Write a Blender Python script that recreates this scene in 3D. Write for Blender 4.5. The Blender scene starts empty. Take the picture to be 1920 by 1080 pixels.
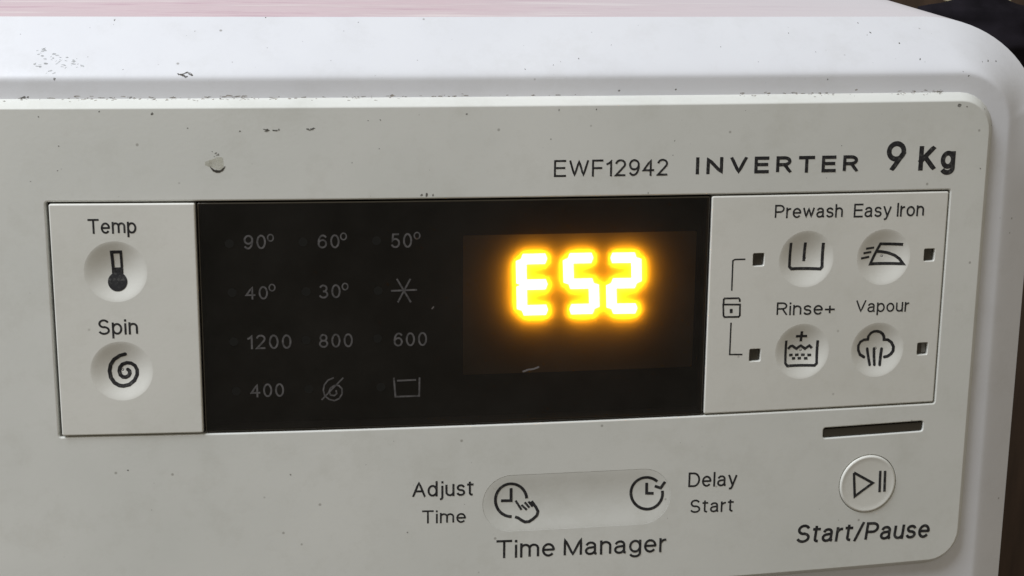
import bpy, math, random
from mathutils import Vector, Matrix
from mathutils.geometry import delaunay_2d_cdt

# ------------------------------------------------------------------ frame of the panel
MM = 0.001
LEAN = math.radians(5.0)            # the front panel leans back a little
CA, SA = math.cos(LEAN), math.sin(LEAN)
LIFT = 0.745                        # height of the panel origin above the floor
BOW, BOW_U = 0.2628587, -0.03       # the panel is bowed about the middle of the machine

def PW(u, v, w):
    """metres: u right, v up the panel, w out of the panel -> world"""
    return Vector((u, -w * CA + v * SA, LIFT + v * CA + w * SA))

def P(u, v, h=0.0):
    """millimetres on the bowed panel, h = height above its face"""
    u *= MM; v *= MM; h *= MM
    return PW(u, v, h - BOW * (u - BOW_U) ** 2)

scene = bpy.context.scene
COL = scene.collection

# ------------------------------------------------------------------ camera
cam_d = bpy.data.cameras.new('camera')
cam = bpy.data.objects.new('camera', cam_d)
COL.objects.link(cam)
cam_d.sensor_width = 36.0
cam_d.lens = 36.0 * 2642.05 / 1920.0
cam_d.clip_start, cam_d.clip_end = 0.01, 50.0
def dirw(d): return PW(*d) - PW(0, 0, 0)
right = dirw((0.99686376, 0.0091104, 0.07861067))
up = dirw((0.00747323, 0.97807477, -0.20811989))
back = dirw((-0.07878316, 0.20805465, 0.97493922))
m = Matrix((right, up, back)).transposed().to_4x4()
m.translation = PW(0.08837055, 0.11472583, 0.35647888)
cam.matrix_world = m
scene.camera = cam

# ------------------------------------------------------------------ light
world = bpy.data.worlds.new('World'); scene.world = world; world.use_nodes = True
wb = world.node_tree.nodes['Background']
wb.inputs[0].default_value = (1.0, 0.91, 0.76, 1); wb.inputs[1].default_value = 0.27

def area(name, loc, target, sx, sy, energy, color):
    d = bpy.data.lights.new(name, 'AREA'); d.shape = 'RECTANGLE'; d.size = sx; d.size_y = sy
    d.energy = energy; d.color = color
    o = bpy.data.objects.new(name, d); COL.objects.link(o)
    o.location = loc
    o.rotation_euler = (Vector(target) - Vector(loc)).to_track_quat('-Z', 'Y').to_euler()
    return o
CENTRE = P(120, 40)
area('window_light', CENTRE + Vector((-1.15, -0.52, 1.85)), CENTRE, 1.2, 1.0, 58.0, (0.89, 0.935, 1.0))

scene.view_settings.view_transform = 'Standard'
scene.view_settings.look = 'None'
scene.view_settings.exposure = 0.0
scene.view_settings.gamma = 1.0
scene.cycles.max_bounces = 10
scene.cycles.transparent_max_bounces = 12

random.seed(7)

# ------------------------------------------------------------------ materials
def new_mat(name):
    mt = bpy.data.materials.new(name); mt.use_nodes = True
    nt = mt.node_tree
    return mt, nt, nt.nodes['Principled BSDF']
def N(nt, kind, **kw):
    n = nt.nodes.new(kind)
    for k_, v_ in kw.items():
        if k_.startswith('i_'):
            n.inputs[k_[2:].replace('_', ' ')].default_value = v_
        else:
            setattr(n, k_, v_)
    return n
def noise(nt, vec, scale, detail=3, rough=.55):
    n = N(nt, 'ShaderNodeTexNoise'); n.inputs['Scale'].default_value = scale
    n.inputs['Detail'].default_value = detail; n.inputs['Roughness'].default_value = rough
    if vec: nt.links.new(vec, n.inputs['Vector'])
    return n
def ramp(nt, fac, stops):
    r = N(nt, 'ShaderNodeValToRGB')
    while len(r.color_ramp.elements) < len(stops): r.color_ramp.elements.new(.5)
    for e, (p_, c_) in zip(r.color_ramp.elements, stops):
        e.position = p_; e.color = (*c_, 1)
    nt.links.new(fac, r.inputs[0]); return r
def mixc(nt, fac, a, b, blend='MIX'):
    mx = N(nt, 'ShaderNodeMix', data_type='RGBA', blend_type=blend)
    if isinstance(fac, (int, float)): mx.inputs[0].default_value = fac
    else: nt.links.new(fac, mx.inputs[0])
    for i, c in ((6, a), (7, b)):
        if isinstance(c, tuple): mx.inputs[i].default_value = (*c, 1)
        else: nt.links.new(c, mx.inputs[i])
    return mx.outputs[2]

def plastic(name, col_a, col_b, rough, speck=.5, bump=.15, spec=.4, grime=.25):
    mt, nt, b = new_mat(name)
    tc = N(nt, 'ShaderNodeTexCoord').outputs['Object']
    big = noise(nt, tc, 22, 4)
    base = ramp(nt, big.outputs[0], [(.3, col_a), (.7, col_b)]).outputs[0]
    # thin film of dirt in patches
    g = ramp(nt, noise(nt, tc, 70, 8, .75).outputs[0], [(.50, (0, 0, 0)), (.80, (1, 1, 1))])
    gm = N(nt, 'ShaderNodeMath', operation='MULTIPLY'); nt.links.new(g.outputs[0], gm.inputs[0]); gm.inputs[1].default_value = grime
    base = mixc(nt, gm.outputs[0], base, (col_a[0] * .72, col_a[1] * .70, col_a[2] * .64))
    # sparse pin-head specks
    vo = N(nt, 'ShaderNodeTexVoronoi'); vo.inputs['Scale'].default_value = 210; nt.links.new(tc, vo.inputs['Vector'])
    dots = ramp(nt, vo.outputs['Distance'], [(.05, (1, 1, 1)), (.10, (0, 0, 0))])
    pick = N(nt, 'ShaderNodeSeparateColor'); nt.links.new(vo.outputs['Color'], pick.inputs[0])
    gt = N(nt, 'ShaderNodeMath', operation='GREATER_THAN'); nt.links.new(pick.outputs[0], gt.inputs[0]); gt.inputs[1].default_value = .86
    mu = N(nt, 'ShaderNodeMath', operation='MULTIPLY'); nt.links.new(dots.outputs[0], mu.inputs[0]); nt.links.new(gt.outputs[0], mu.inputs[1])
    mu2 = N(nt, 'ShaderNodeMath', operation='MULTIPLY'); nt.links.new(mu.outputs[0], mu2.inputs[0]); mu2.inputs[1].default_value = speck
    base = mixc(nt, mu2.outputs[0], base, (.16, .14, .11))
    nt.links.new(base, b.inputs['Base Color'])
    rr = N(nt, 'ShaderNodeMapRange'); rr.inputs[3].default_value = rough - .08; rr.inputs[4].default_value = rough + .12
    nt.links.new(noise(nt, tc, 130, 4).outputs[0], rr.inputs[0]); nt.links.new(rr.outputs[0], b.inputs['Roughness'])
    b.inputs['Specular IOR Level'].default_value = spec
    bp = N(nt, 'ShaderNodeBump'); bp.inputs['Strength'].default_value = bump; bp.inputs['Distance'].default_value = .00012
    nt.links.new(noise(nt, tc, 900, 4).outputs[0], bp.inputs['Height']); nt.links.new(bp.outputs[0], b.inputs['Normal'])
    return mt

M = {}
M['fascia'] = plastic('aged_white_plastic', (.70, .71, .67), (.765, .77, .73), .40, grime=.32)
M['plate'] = plastic('satin_white_plastic', (.73, .73, .68), (.785, .78, .73), .44, speck=.3, grime=.28)
M['housing'] = plastic('white_enamel', (.74, .75, .785), (.79, .80, .83), .36, speck=.6)

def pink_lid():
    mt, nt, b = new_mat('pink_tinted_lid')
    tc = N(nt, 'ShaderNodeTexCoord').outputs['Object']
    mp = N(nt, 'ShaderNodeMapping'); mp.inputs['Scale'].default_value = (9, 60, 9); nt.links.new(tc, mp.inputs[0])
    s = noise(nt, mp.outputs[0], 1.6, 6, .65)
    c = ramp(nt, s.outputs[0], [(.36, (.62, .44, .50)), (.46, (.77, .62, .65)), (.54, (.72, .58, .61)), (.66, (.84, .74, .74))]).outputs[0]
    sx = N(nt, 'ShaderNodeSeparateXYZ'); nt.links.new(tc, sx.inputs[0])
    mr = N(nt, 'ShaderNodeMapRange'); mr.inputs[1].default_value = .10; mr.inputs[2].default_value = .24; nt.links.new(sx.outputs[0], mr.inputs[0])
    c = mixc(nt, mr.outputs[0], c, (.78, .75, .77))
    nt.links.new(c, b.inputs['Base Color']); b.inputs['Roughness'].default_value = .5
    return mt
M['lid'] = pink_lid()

def simple(name, col, rough=.5, spec=.4, var=.0, scale=200):
    mt, nt, b = new_mat(name)
    if var:
        tc = N(nt, 'ShaderNodeTexCoord').outputs['Object']
        n = noise(nt, tc, scale, 4)
        lo = tuple(c * (1 - var) for c in col); hi = tuple(min(1, c * (1 + var)) for c in col)
        nt.links.new(ramp(nt, n.outputs[0], [(.3, lo), (.7, hi)]).outputs[0], b.inputs['Base Color'])
    else:
        b.inputs['Base Color'].default_value = (*col, 1)
    b.inputs['Roughness'].default_value = rough; b.inputs['Specular IOR Level'].default_value = spec
    return mt
M['ink'] = simple('black_print', (.022, .022, .024), .55, .3, .35, 700)
M['faint_ink'] = simple('grey_display_print', (.105, .10, .10), .6, .2, .35, 900)
M['gap'] = simple('dark_groove', (.10, .095, .085), .8, .1)
M['cavity'] = simple('black_cavity', (.012, .010, .008), .7, .2)
M['lens'] = simple('smoked_lens', (.040, .033, .022), .25, .5)
M['pale_half'] = simple('pale_lens_grey', (.16, .155, .14), .4, .4)
M['dot'] = simple('unlit_led', (.0075, .0075, .0065), .5, .3)
M['dirt'] = simple('dark_dirt', (.10, .09, .075), .8, .2, .5, 800)
M['brown_dirt'] = simple('brown_dirt', (.30, .265, .225), .8, .2, .5, 900)
M['chip'] = simple('grey_chip', (.48, .49, .49), .8, .2, .4, 900)
def soften(mt, keep):
    nt = mt.node_tree; out = nt.nodes['Material Output']; b = nt.nodes['Principled BSDF']
    tr = N(nt, 'ShaderNodeBsdfTransparent'); mx = N(nt, 'ShaderNodeMixShader')
    tc = N(nt, 'ShaderNodeTexCoord').outputs['Object']
    rp = ramp(nt, noise(nt, tc, 1400, 4).outputs[0], [(.25, (keep - .3,) * 3), (.75, (min(1, keep + .3),) * 3)])
    nt.links.new(rp.outputs[0], mx.inputs[0]); nt.links.new(tr.outputs[0], mx.inputs[1]); nt.links.new(b.outputs[0], mx.inputs[2])
    nt.links.new(mx.outputs[0], out.inputs[0])
soften(M['dirt'], .62); soften(M['brown_dirt'], .5); soften(M['chip'], .5)
def wear(mt, light, amount):
    nt = mt.node_tree; b = nt.nodes['Principled BSDF']
    tc = N(nt, 'ShaderNodeTexCoord').outputs['Object']
    old = b.inputs['Base Color'].links[0].from_socket
    rp = ramp(nt, noise(nt, tc, 1100, 6, .7).outputs[0], [(.52, (0, 0, 0)), (.75, (amount,) * 3)])
    nt.links.new(mixc(nt, rp.outputs[0], old, light), b.inputs['Base Color'])
wear(M['ink'], (.42, .42, .39), .28); wear(M['faint_ink'], (.01, .01, .01), .9)
M['stain'] = simple('yellowish_stain', (.62, .61, .52), .4, .4, .12, 500); soften(M['stain'], .45)
M['blister'] = simple('paint_blister', (.66, .66, .58), .35, .5, .15, 400)
M['smear'] = simple('pale_smear', (.16, .145, .14), .7, .2)

def window_mat():
    mt = bpy.data.materials.new('smoked_acrylic'); mt.use_nodes = True; nt = mt.node_tree
    for n in list(nt.nodes): nt.nodes.remove(n)
    out = N(nt, 'ShaderNodeOutputMaterial')
    tr = N(nt, 'ShaderNodeBsdfTransparent'); tr.inputs[0].default_value = (.80, .76, .70, 1)
    tl = N(nt, 'ShaderNodeBsdfTranslucent'); tl.inputs[0].default_value = (.85, .50, .14, 1)
    df = N(nt, 'ShaderNodeBsdfDiffuse')
    tcw = N(nt, 'ShaderNodeTexCoord').outputs['Object']
    nt.links.new(ramp(nt, noise(nt, tcw, 60, 7, .7).outputs[0], [(.35, (.012, .0115, .010)), (.75, (.030, .028, .025))]).outputs[0], df.inputs[0])
    gl = N(nt, 'ShaderNodeBsdfGlossy'); gl.inputs['Roughness'].default_value = .22; gl.inputs[0].default_value = (1, 1, 1, 1)
    m1 = N(nt, 'ShaderNodeMixShader'); m1.inputs[0].default_value = WIN_SCATTER; nt.links.new(tr.outputs[0], m1.inputs[1]); nt.links.new(tl.outputs[0], m1.inputs[2])
    m2 = N(nt, 'ShaderNodeMixShader'); m2.inputs[0].default_value = .45; nt.links.new(m1.outputs[0], m2.inputs[1]); nt.links.new(df.outputs[0], m2.inputs[2])
    m3 = N(nt, 'ShaderNodeMixShader'); m3.inputs[0].default_value = .012; nt.links.new(m2.outputs[0], m3.inputs[1]); nt.links.new(gl.outputs[0], m3.inputs[2])
    nt.links.new(m3.outputs[0], out.inputs[0]); return mt
WIN_SCATTER = .020
M['window'] = window_mat()

def film_mat():
    mt = bpy.data.materials.new('diffuser_film'); mt.use_nodes = True; nt = mt.node_tree
    for n in list(nt.nodes): nt.nodes.remove(n)
    out = N(nt, 'ShaderNodeOutputMaterial')
    tr = N(nt, 'ShaderNodeBsdfTransparent'); tr.inputs[0].default_value = (.9, .9, .9, 1)
    tl = N(nt, 'ShaderNodeBsdfTranslucent'); tl.inputs[0].default_value = (1, .72, .16, 1)
    df = N(nt, 'ShaderNodeBsdfDiffuse'); df.inputs[0].default_value = (.085, .074, .072, 1)
    m1 = N(nt, 'ShaderNodeMixShader'); m1.inputs[0].default_value = .40; nt.links.new(tr.outputs[0], m1.inputs[1]); nt.links.new(tl.outputs[0], m1.inputs[2])
    m2 = N(nt, 'ShaderNodeMixShader'); m2.inputs[0].default_value = .35; nt.links.new(m1.outputs[0], m2.inputs[1]); nt.links.new(df.outputs[0], m2.inputs[2])
    nt.links.new(m2.outputs[0], out.inputs[0]); return mt
M['film'] = film_mat()

def led_mat():
    mt, nt, b = new_mat('amber_led')
    b.inputs['Base Color'].default_value = (.9, .6, .2, 1)
    b.inputs['Emission Color'].default_value = (1.0, .52, .035, 1)
    b.inputs['Emission Strength'].default_value = 270.0
    return mt
M['led'] = led_mat()

def wood_mat(name, dark, light, sc):
    mt, nt, b = new_mat(name)
    tc = N(nt, 'ShaderNodeTexCoord').outputs['Object']
    mp = N(nt, 'ShaderNodeMapping'); mp.inputs['Scale'].default_value = sc; nt.links.new(tc, mp.inputs[0])
    s = noise(nt, mp.outputs[0], 3, 6, .6)
    nt.links.new(ramp(nt, s.outputs[0], [(.3, dark), (.7, light)]).outputs[0], b.inputs['Base Color'])
    b.inputs['Roughness'].default_value = .7
    return mt
M['wall'] = wood_mat('dark_brown_wall', (.030, .018, .010), (.085, .050, .030), (14, 14, 1.2))
M['batten'] = wood_mat('pale_batten', (.42, .36, .20), (.58, .52, .34), (2, 20, 20))
M['lump'] = simple('navy_lump', (.014, .012, .016), .9, .1, .5, 40)

# ------------------------------------------------------------------ helpers
def add_mesh(name, verts, faces, mat, parent=None, smooth=True):
    me = bpy.data.meshes.new(name); me.from_pydata([tuple(v) for v in verts], [], faces); me.update()
    if smooth:
        me.polygons.foreach_set('use_smooth', [True] * len(me.polygons))
    me.materials.append(M[mat] if isinstance(mat, str) else mat)
    o = bpy.data.objects.new(name, me); COL.objects.link(o)
    if parent is not None: o.parent = parent
    return o

class MB:
    def __init__(self): self.v = []; self.f = []
    def add(self, verts, faces):
        n = len(self.v); self.v += list(verts); self.f += [tuple(i + n for i in f) for f in faces]
    def loft(self, rings, closed=True):
        n = len(rings[0]); fs = []
        for r in range(len(rings) - 1):
            for i in range(n if closed else n - 1):
                j = (i + 1) % n
                fs.append((r * n + i, r * n + j, (r + 1) * n + j, (r + 1) * n + i))
        self.add([p for r in rings for p in r], fs)
    def build(self, name, mat, parent=None, smooth=True):
        return add_mesh(name, self.v, self.f, mat, parent, smooth)

def rrect(u0, u1, v0, v1, r, d=0.0, n=7, step=6.0):
    """rounded rectangle loop, counter-clockwise, grown by d; same count for every d"""
    nu = max(1, int((u1 - u0) / step)); nv = max(1, int((v1 - v0) / step))
    U0, U1, V0, V1, R = u0 - d, u1 + d, v0 - d, v1 + d, max(r + d, .02)
    pts = []
    def corner(cx, cy, a0):
        for i in range(n + 1):
            a = math.radians(a0 + 90 * i / n); pts.append((cx + R * math.cos(a), cy + R * math.sin(a)))
    def line(a, b, k):
        for i in range(1, k): pts.append((a[0] + (b[0] - a[0]) * i / k, a[1] + (b[1] - a[1]) * i / k))
    corner(U1 - R, V1 - R, 0); line((U1 - R, V1), (U0 + R, V1), nu)
    corner(U0 + R, V1 - R, 90); line((U0, V1 - R), (U0, V0 + R), nv)
    corner(U0 + R, V0 + R, 180); line((U0 + R, V0), (U1 - R, V0), nu)
    corner(U1 - R, V0 + R, 270); line((U1, V0 + R), (U1, V1 - R), nv)
    return pts
def circle(c, r, d=0.0, n=64):
    return [(c[0] + (r + d) * math.cos(2 * math.pi * i / n), c[1] + (r + d) * math.sin(2 * math.pi * i / n)) for i in range(n)]
def skew(pts, k=0.0, u_ref=120.0):
    return [(u, v + k * (u - u_ref)) for u, v in pts]

def inside(p, loop):
    x, y = p; c = False; n = len(loop)
    for i in range(n):
        x1, y1 = loop[i]; x2, y2 = loop[i - 1]
        if (y1 > y) != (y2 > y) and x < (x2 - x1) * (y - y1) / (y2 - y1) + x1: c = not c
    return c
def sheet(mb, outer, holes, hfun, step=5.0):
    """flat top with holes, triangulated on the bowed face"""
    co, ed = [], []
    def addloop(lp):
        n0 = len(co); co.extend(Vector(p) for p in lp)
        ed.extend((n0 + i, n0 + (i + 1) % len(lp)) for i in range(len(lp)))
    addloop(outer)
    for h in holes: addloop(h)
    segs = [(lp[i - 1], lp[i]) for lp in [outer] + holes for i in range(len(lp))]
    def clear(p):
        lim = step * .3
        for (x1, y1), (x2, y2) in segs:
            if min(x1, x2) - lim > p[0] or max(x1, x2) + lim < p[0] or min(y1, y2) - lim > p[1] or max(y1, y2) + lim < p[1]: continue
            dx, dy = x2 - x1, y2 - y1; l2 = dx * dx + dy * dy or 1e-12
            t = min(1, max(0, ((p[0] - x1) * dx + (p[1] - y1) * dy) / l2))
            if math.hypot(p[0] - x1 - t * dx, p[1] - y1 - t * dy) < lim: return False
        return True
    us = [p[0] for p in outer]; vs = [p[1] for p in outer]
    u = min(us) + step / 2
    while u < max(us):
        v = min(vs) + step / 2
        while v < max(vs):
            if inside((u, v), outer) and not any(inside((u, v), h) for h in holes) and clear((u, v)): co.append(Vector((u, v)))
            v += step
        u += step
    vo, eo, fo, *_ = delaunay_2d_cdt(co, ed, [], 0, 1e-5)
    faces = []
    for f in fo:
        c = sum((vo[i] for i in f), Vector((0, 0))) / len(f)
        if inside(c, outer) and not any(inside(c, h) for h in holes):
            a, b, d = vo[f[0]], vo[f[1]], vo[f[2]]
            if abs((b - a).cross(d - a)) < 2e-3: continue
            if (b - a).cross(d - a) < 0: f = f[::-1]
            faces.append(tuple(f))
    mb.add([P(q.x, q.y, hfun(q.x, q.y)) for q in vo], faces)

def edge_round(mb, loopfun, sign, c, depth, h0=0.0, k=4):
    """rounded edge of radius c, then a wall; sign +1 = outer edge of a plate, -1 = edge of a hole.
    loopfun(d): loop grown by d; the rim lies at d = 0"""
    rings = []
    for i in range(k + 1):
        a = math.pi / 2 * i / k
        d = -sign * c * (1 - math.sin(a)); h = h0 - c * (1 - math.cos(a))
        rings.append([P(u, v, h) for u, v in loopfun(d)])
    rings.append([P(u, v, h0 - c - .05) for u, v in loopfun(0)])
    rings.append([P(u, v, h0 - depth) for u, v in loopfun(0)])
    if sign > 0: rings = rings[::-1]
    mb.loft(rings)

# strokes drawn as thin raised ribbons
def resample(pts, mx=1.2):
    out = [pts[0]]
    for a, b in zip(pts, pts[1:]):
        d = math.dist(a, b); n = max(1, math.ceil(d / mx))
        for i in range(1, n + 1): out.append((a[0] + (b[0] - a[0]) * i / n, a[1] + (b[1] - a[1]) * i / n))
    return out
def clean(pts):
    o = [pts[0]]
    for p in pts[1:]:
        if math.dist(p, o[-1]) > 1e-4: o.append(p)
    return o
class Strokes:
    lift = .030
    def __init__(self, hfun=None): self.mb = MB(); self.k = 0; self.hfun = hfun or (lambda u, v: 0.0)
    def stroke(self, pts, w, caps=False, ext=0.0, clamp=None):
        pts = clean(pts); closed = len(pts) > 3 and math.dist(pts[0], pts[-1]) < 2e-3
        if ext and not closed:
            def out(p, q):
                d = math.dist(p, q) or 1e-9; return (p[0] + (p[0] - q[0]) / d * ext, p[1] + (p[1] - q[1]) / d * ext)
            pts = [out(pts[0], pts[1])] + pts[1:-1] + [out(pts[-1], pts[-2])]
        pts = clean(resample(pts)); n = len(pts)
        if closed: pts = pts[:-1]; n -= 1
        h = self.lift + .003 * self.k; self.k += 1
        L, Rr = [], []
        for i, p in enumerate(pts):
            a = pts[i - 1] if (i > 0 or closed) else None
            b = pts[(i + 1) % n] if (i < n - 1 or closed) else None
            def unit(s, e): d = math.dist(s, e) or 1e-9; return ((e[0] - s[0]) / d, (e[1] - s[1]) / d)
            t1 = unit(a, p) if a else unit(p, b); t2 = unit(p, b) if b else t1
            nx, ny = -(t1[1] + t2[1]), t1[0] + t2[0]; l = math.hypot(nx, ny)
            if l < 1e-6: nx, ny, l = -t1[1], t1[0], 1
            nx /= l; ny /= l
            cosh = max(.42, nx * -t1[1] + ny * t1[0]); o = w / 2 / cosh
            L.append((p[0] + nx * o, p[1] + ny * o)); Rr.append((p[0] - nx * o, p[1] - ny * o))
        if clamp: L = [clamp(q) for q in L]; Rr = [clamp(q) for q in Rr]
        vs = []
        for l, r in zip(L, Rr):
            vs += [P(*l, self.hfun(*l) + h), P(*r, self.hfun(*r) + h)]
        fs = [(2 * i + 1, 2 * ((i + 1) % n) + 1, 2 * ((i + 1) % n), 2 * i) for i in range(n if closed else n - 1)]
        self.mb.add(vs, fs)
        if caps and not closed:
            self.disc(pts[0], w / 2); self.disc(pts[-1], w / 2)
    def disc(self, c, r, n=20):
        h = self.lift + .003 * self.k; self.k += 1
        ring = [(c[0] + r * math.cos(2 * math.pi * i / n), c[1] + r * math.sin(2 * math.pi * i / n)) for i in range(n)]
        self.mb.add([P(*q, self.hfun(*q) + h) for q in ring], [tuple(range(n))])
    def poly(self, ring):
        h = self.lift + .003 * self.k; self.k += 1
        self.mb.add([P(*q, self.hfun(*q) + h) for q in ring], [tuple(range(len(ring)))])
    def build(self, name, mat, parent): return self.mb.build(name, mat, parent, smooth=False)

# ------------------------------------------------------------------ a stroke alphabet (cap height 1)
def arc(cx, cy, rx, ry, a0, a1, n=None):
    n = n or max(4, int(abs(a1 - a0) / 11))
    return [(cx + rx * math.cos(math.radians(a0 + (a1 - a0) * i / n)), cy + ry * math.sin(math.radians(a0 + (a1 - a0) * i / n))) for i in range(n + 1)]
X = .76
G = {
 'E': (.52, [[(.52, 1), (0, 1), (0, 0), (.52, 0)], [(0, .53), (.48, .53)]]),
 'F': (.48, [[(.48, 1), (0, 1), (0, 0)], [(0, .5), (.43, .5)]]),
 'W': (.92, [[(0, 1), (.23, 0), (.46, 1), (.69, 0), (.92, 1)]]),
 'I': (0, [[(0, 0), (0, 1)]]),
 'N': (.60, [[(0, 0), (0, 1), (.60, 0), (.60, 1)]]),
 'V': (.62, [[(0, 1), (.31, 0), (.62, 1)]]),
 'R': (.56, [[(0, 0), (0, 1)] + arc(.30, .75, .25, .25, 90, -90) + [(0, .5)], [(.32, .5), (.56, 0)]]),
 'T': (.60, [[(0, 1), (.60, 1)], [(.30, 1), (.30, 0)]]),
 'K': (.56, [[(0, 0), (0, 1)], [(.52, 1), (0, .36)], [(.17, .57), (.56, 0)]]),
 'S': (.56, [arc(.28, .745, .25, .255, 25, 270) + arc(.28, .25, .28, .25, 88, -155)]),
 'P': (.55, [[(0, 0), (0, 1)] + arc(.29, .73, .26, .27, 90, -90) + [(0, .46)]]),
 'A': (.66, [[(0, 0), (.33, 1), (.66, 0)], [(.115, .34), (.545, .34)]]),
 'M': (.74, [[(0, 0), (0, 1), (.37, 0), (.74, 1), (.74, 0)]]),
 'D': (.62, [[(0, 0), (0, 1)] + arc(.27, .5, .35, .5, 90, -90) + [(0, 0)]]),
 'e': (.48, [[(.01, .37), (.47, .37)] + arc(.24, .36, .24, .36, 4, 318)]),
 'm': (.76, [[(0, 0), (0, X)], arc(.19, .49, .19, .23, 180, 0) + [(.38, 0)], arc(.57, .49, .19, .23, 180, 0) + [(.76, 0)]]),
 'n': (.42, [[(0, 0), (0, X)], arc(.21, .47, .21, .25, 180, 0) + [(.42, 0)]]),
 'h': (.42, [[(0, 0), (0, 1)], arc(.21, .47, .21, .25, 180, 0) + [(.42, 0)]]),
 'p': (.48, [[(0, -.28), (0, X)], arc(.24, .36, .24, .36, 0, 360)]),
 'd': (.48, [[(.48, 0), (.48, 1)], arc(.24, .36, .24, .36, 0, 360)]),
 'g': (.46, [arc(.23, .38, .23, .34, 0, 360), [(.46, X), (.46, -.06)] + arc(.23, -.06, .23, .21, 0, -155)]),
 'i': (0, [[(0, 0), (0, .69)], [(0, .965), (0, .985)]]),
 'j': (.10, [[(.10, .69), (.10, -.14)] + arc(-.02, -.14, .12, .14, 0, -90), [(.10, .965), (.10, .985)]]),
 'l': (0, [[(0, 0), (0, 1)]]),
 'r': (.22, [[(0, 0), (0, X)], arc(.24, .44, .24, .28, 180, 88)]),
 's': (.40, [arc(.20, .545, .185, .175, 18, 268) + arc(.20, .185, .20, .185, 86, -162)]),
 't': (.26, [[(.10, .94), (.10, .14)] + arc(.23, .14, .13, .14, 180, 275), [(0, X), (.26, X)]]),
 'u': (.42, [[(0, X), (0, .25)] + arc(.21, .25, .21, .25, 180, 360) + [(.42, .26)], [(.42, X), (.42, 0)]]),
 'w': (.70, [[(0, X), (.175, 0), (.35, X), (.525, 0), (.70, X)]]),
 'a': (.46, [arc(.22, .53, .19, .19, 168, 0) + [(.41, .12), (.43, .02), (.47, 0)], [(.41, .44), (.22, .405)] + arc(.19, .20, .19, .20, 95, 270) + [(.30, .03), (.41, .16)]]),
 'o': (.48, [arc(.24, .36, .24, .36, 0, 360)]),
 'y': (.46, [[(0, X), (.23, 0)], [(.46, X), (.22, -.05), (.17, -.20), (.11, -.26), (.03, -.26)]]),
 '+': (.52, [[(0, .38), (.52, .38)], [(.26, .12), (.26, .64)]]),
 '/': (.32, [[(0, -.04), (.32, 1.04)]]),
 '0': (.46, [arc(.23, .5, .23, .5, 0, 360)]),
 '1': (.20, [[(0, .76), (.10, .82), (.20, 1), (.20, 0)]]),
 '2': (.46, [arc(.23, .74, .23, .26, 168, -38) + [(0, 0), (.47, 0)]]),
 '3': (.46, [arc(.22, .75, .20, .25, 155, -92), arc(.22, .26, .24, .26, 92, -158)]),
 '4': (.50, [[(.37, 0), (.37, 1), (0, .31), (.50, .31)]]),
 '5': (.46, [[(.43, 1), (.08, 1), (.03, .50)] + arc(.22, .32, .24, .32, 132, -155)]),
 '6': (.46, [arc(.23, .31, .23, .31, 0, 360), arc(.27, .42, .27, .58, 188, 48)]),
 '8': (.46, [arc(.23, .75, .19, .25, 0, 360), arc(.23, .26, .23, .26, 0, 360)]),
 '9': (.46, [arc(.23, .69, .23, .31, 0, 360), arc(.19, .58, .27, .58, 8, -132)]),
 'f9': (.52, [arc(.26, .69, .26, .31, 0, 360), [(.505, .60), (.16, 0)]]),
}
def text(parent, body, a, b, H, weight, space, shear, mat):
    s = Strokes((lambda u, v: -.15) if mat == 'faint_ink' else (lambda u, v: .5) if parent is PL else None)
    wf = 1.36 if body == 'INVERTER' else 1.0
    glyphs = ['f9'] if body == '9f' else list(body)
    x = 0; items = []
    for gname in glyphs:
        if gname == ' ': x += .26; continue
        wdt, st = G[gname]; items.append((x, st)); x += wdt * (1 - weight * .4) * wf + weight + space
    total = x - space
    L = math.dist(a, b); sx = L / (total * H)
    tx, ty = (b[0] - a[0]) / L, (b[1] - a[1]) / L
    for x0, st in items:
        for pl in st:
            q = []; ys = []
            for (gx, gy) in pl:
                yy = (weight / 2 + gy * (1 - weight)) * H; ys.append(yy)
                xx = (x0 + weight / 2 + gx * (1 - weight * .4) * wf) * H * sx + shear * yy
                q.append((a[0] + xx * tx, a[1] + xx * ty + yy))
            lo, hi = min(ys) - weight * H / 2, max(ys) + weight * H / 2
            def clamp(p):
                b_ = a[1] + (p[0] - a[0]) * ty / tx
                return (p[0], min(max(p[1], b_ + lo), b_ + hi))
            straight = len(pl) < 5
            s.stroke(q, weight * H, ext=weight * H * (.5 if straight else .2), clamp=clamp)
    return s.build('lettering', mat, parent)

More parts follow.
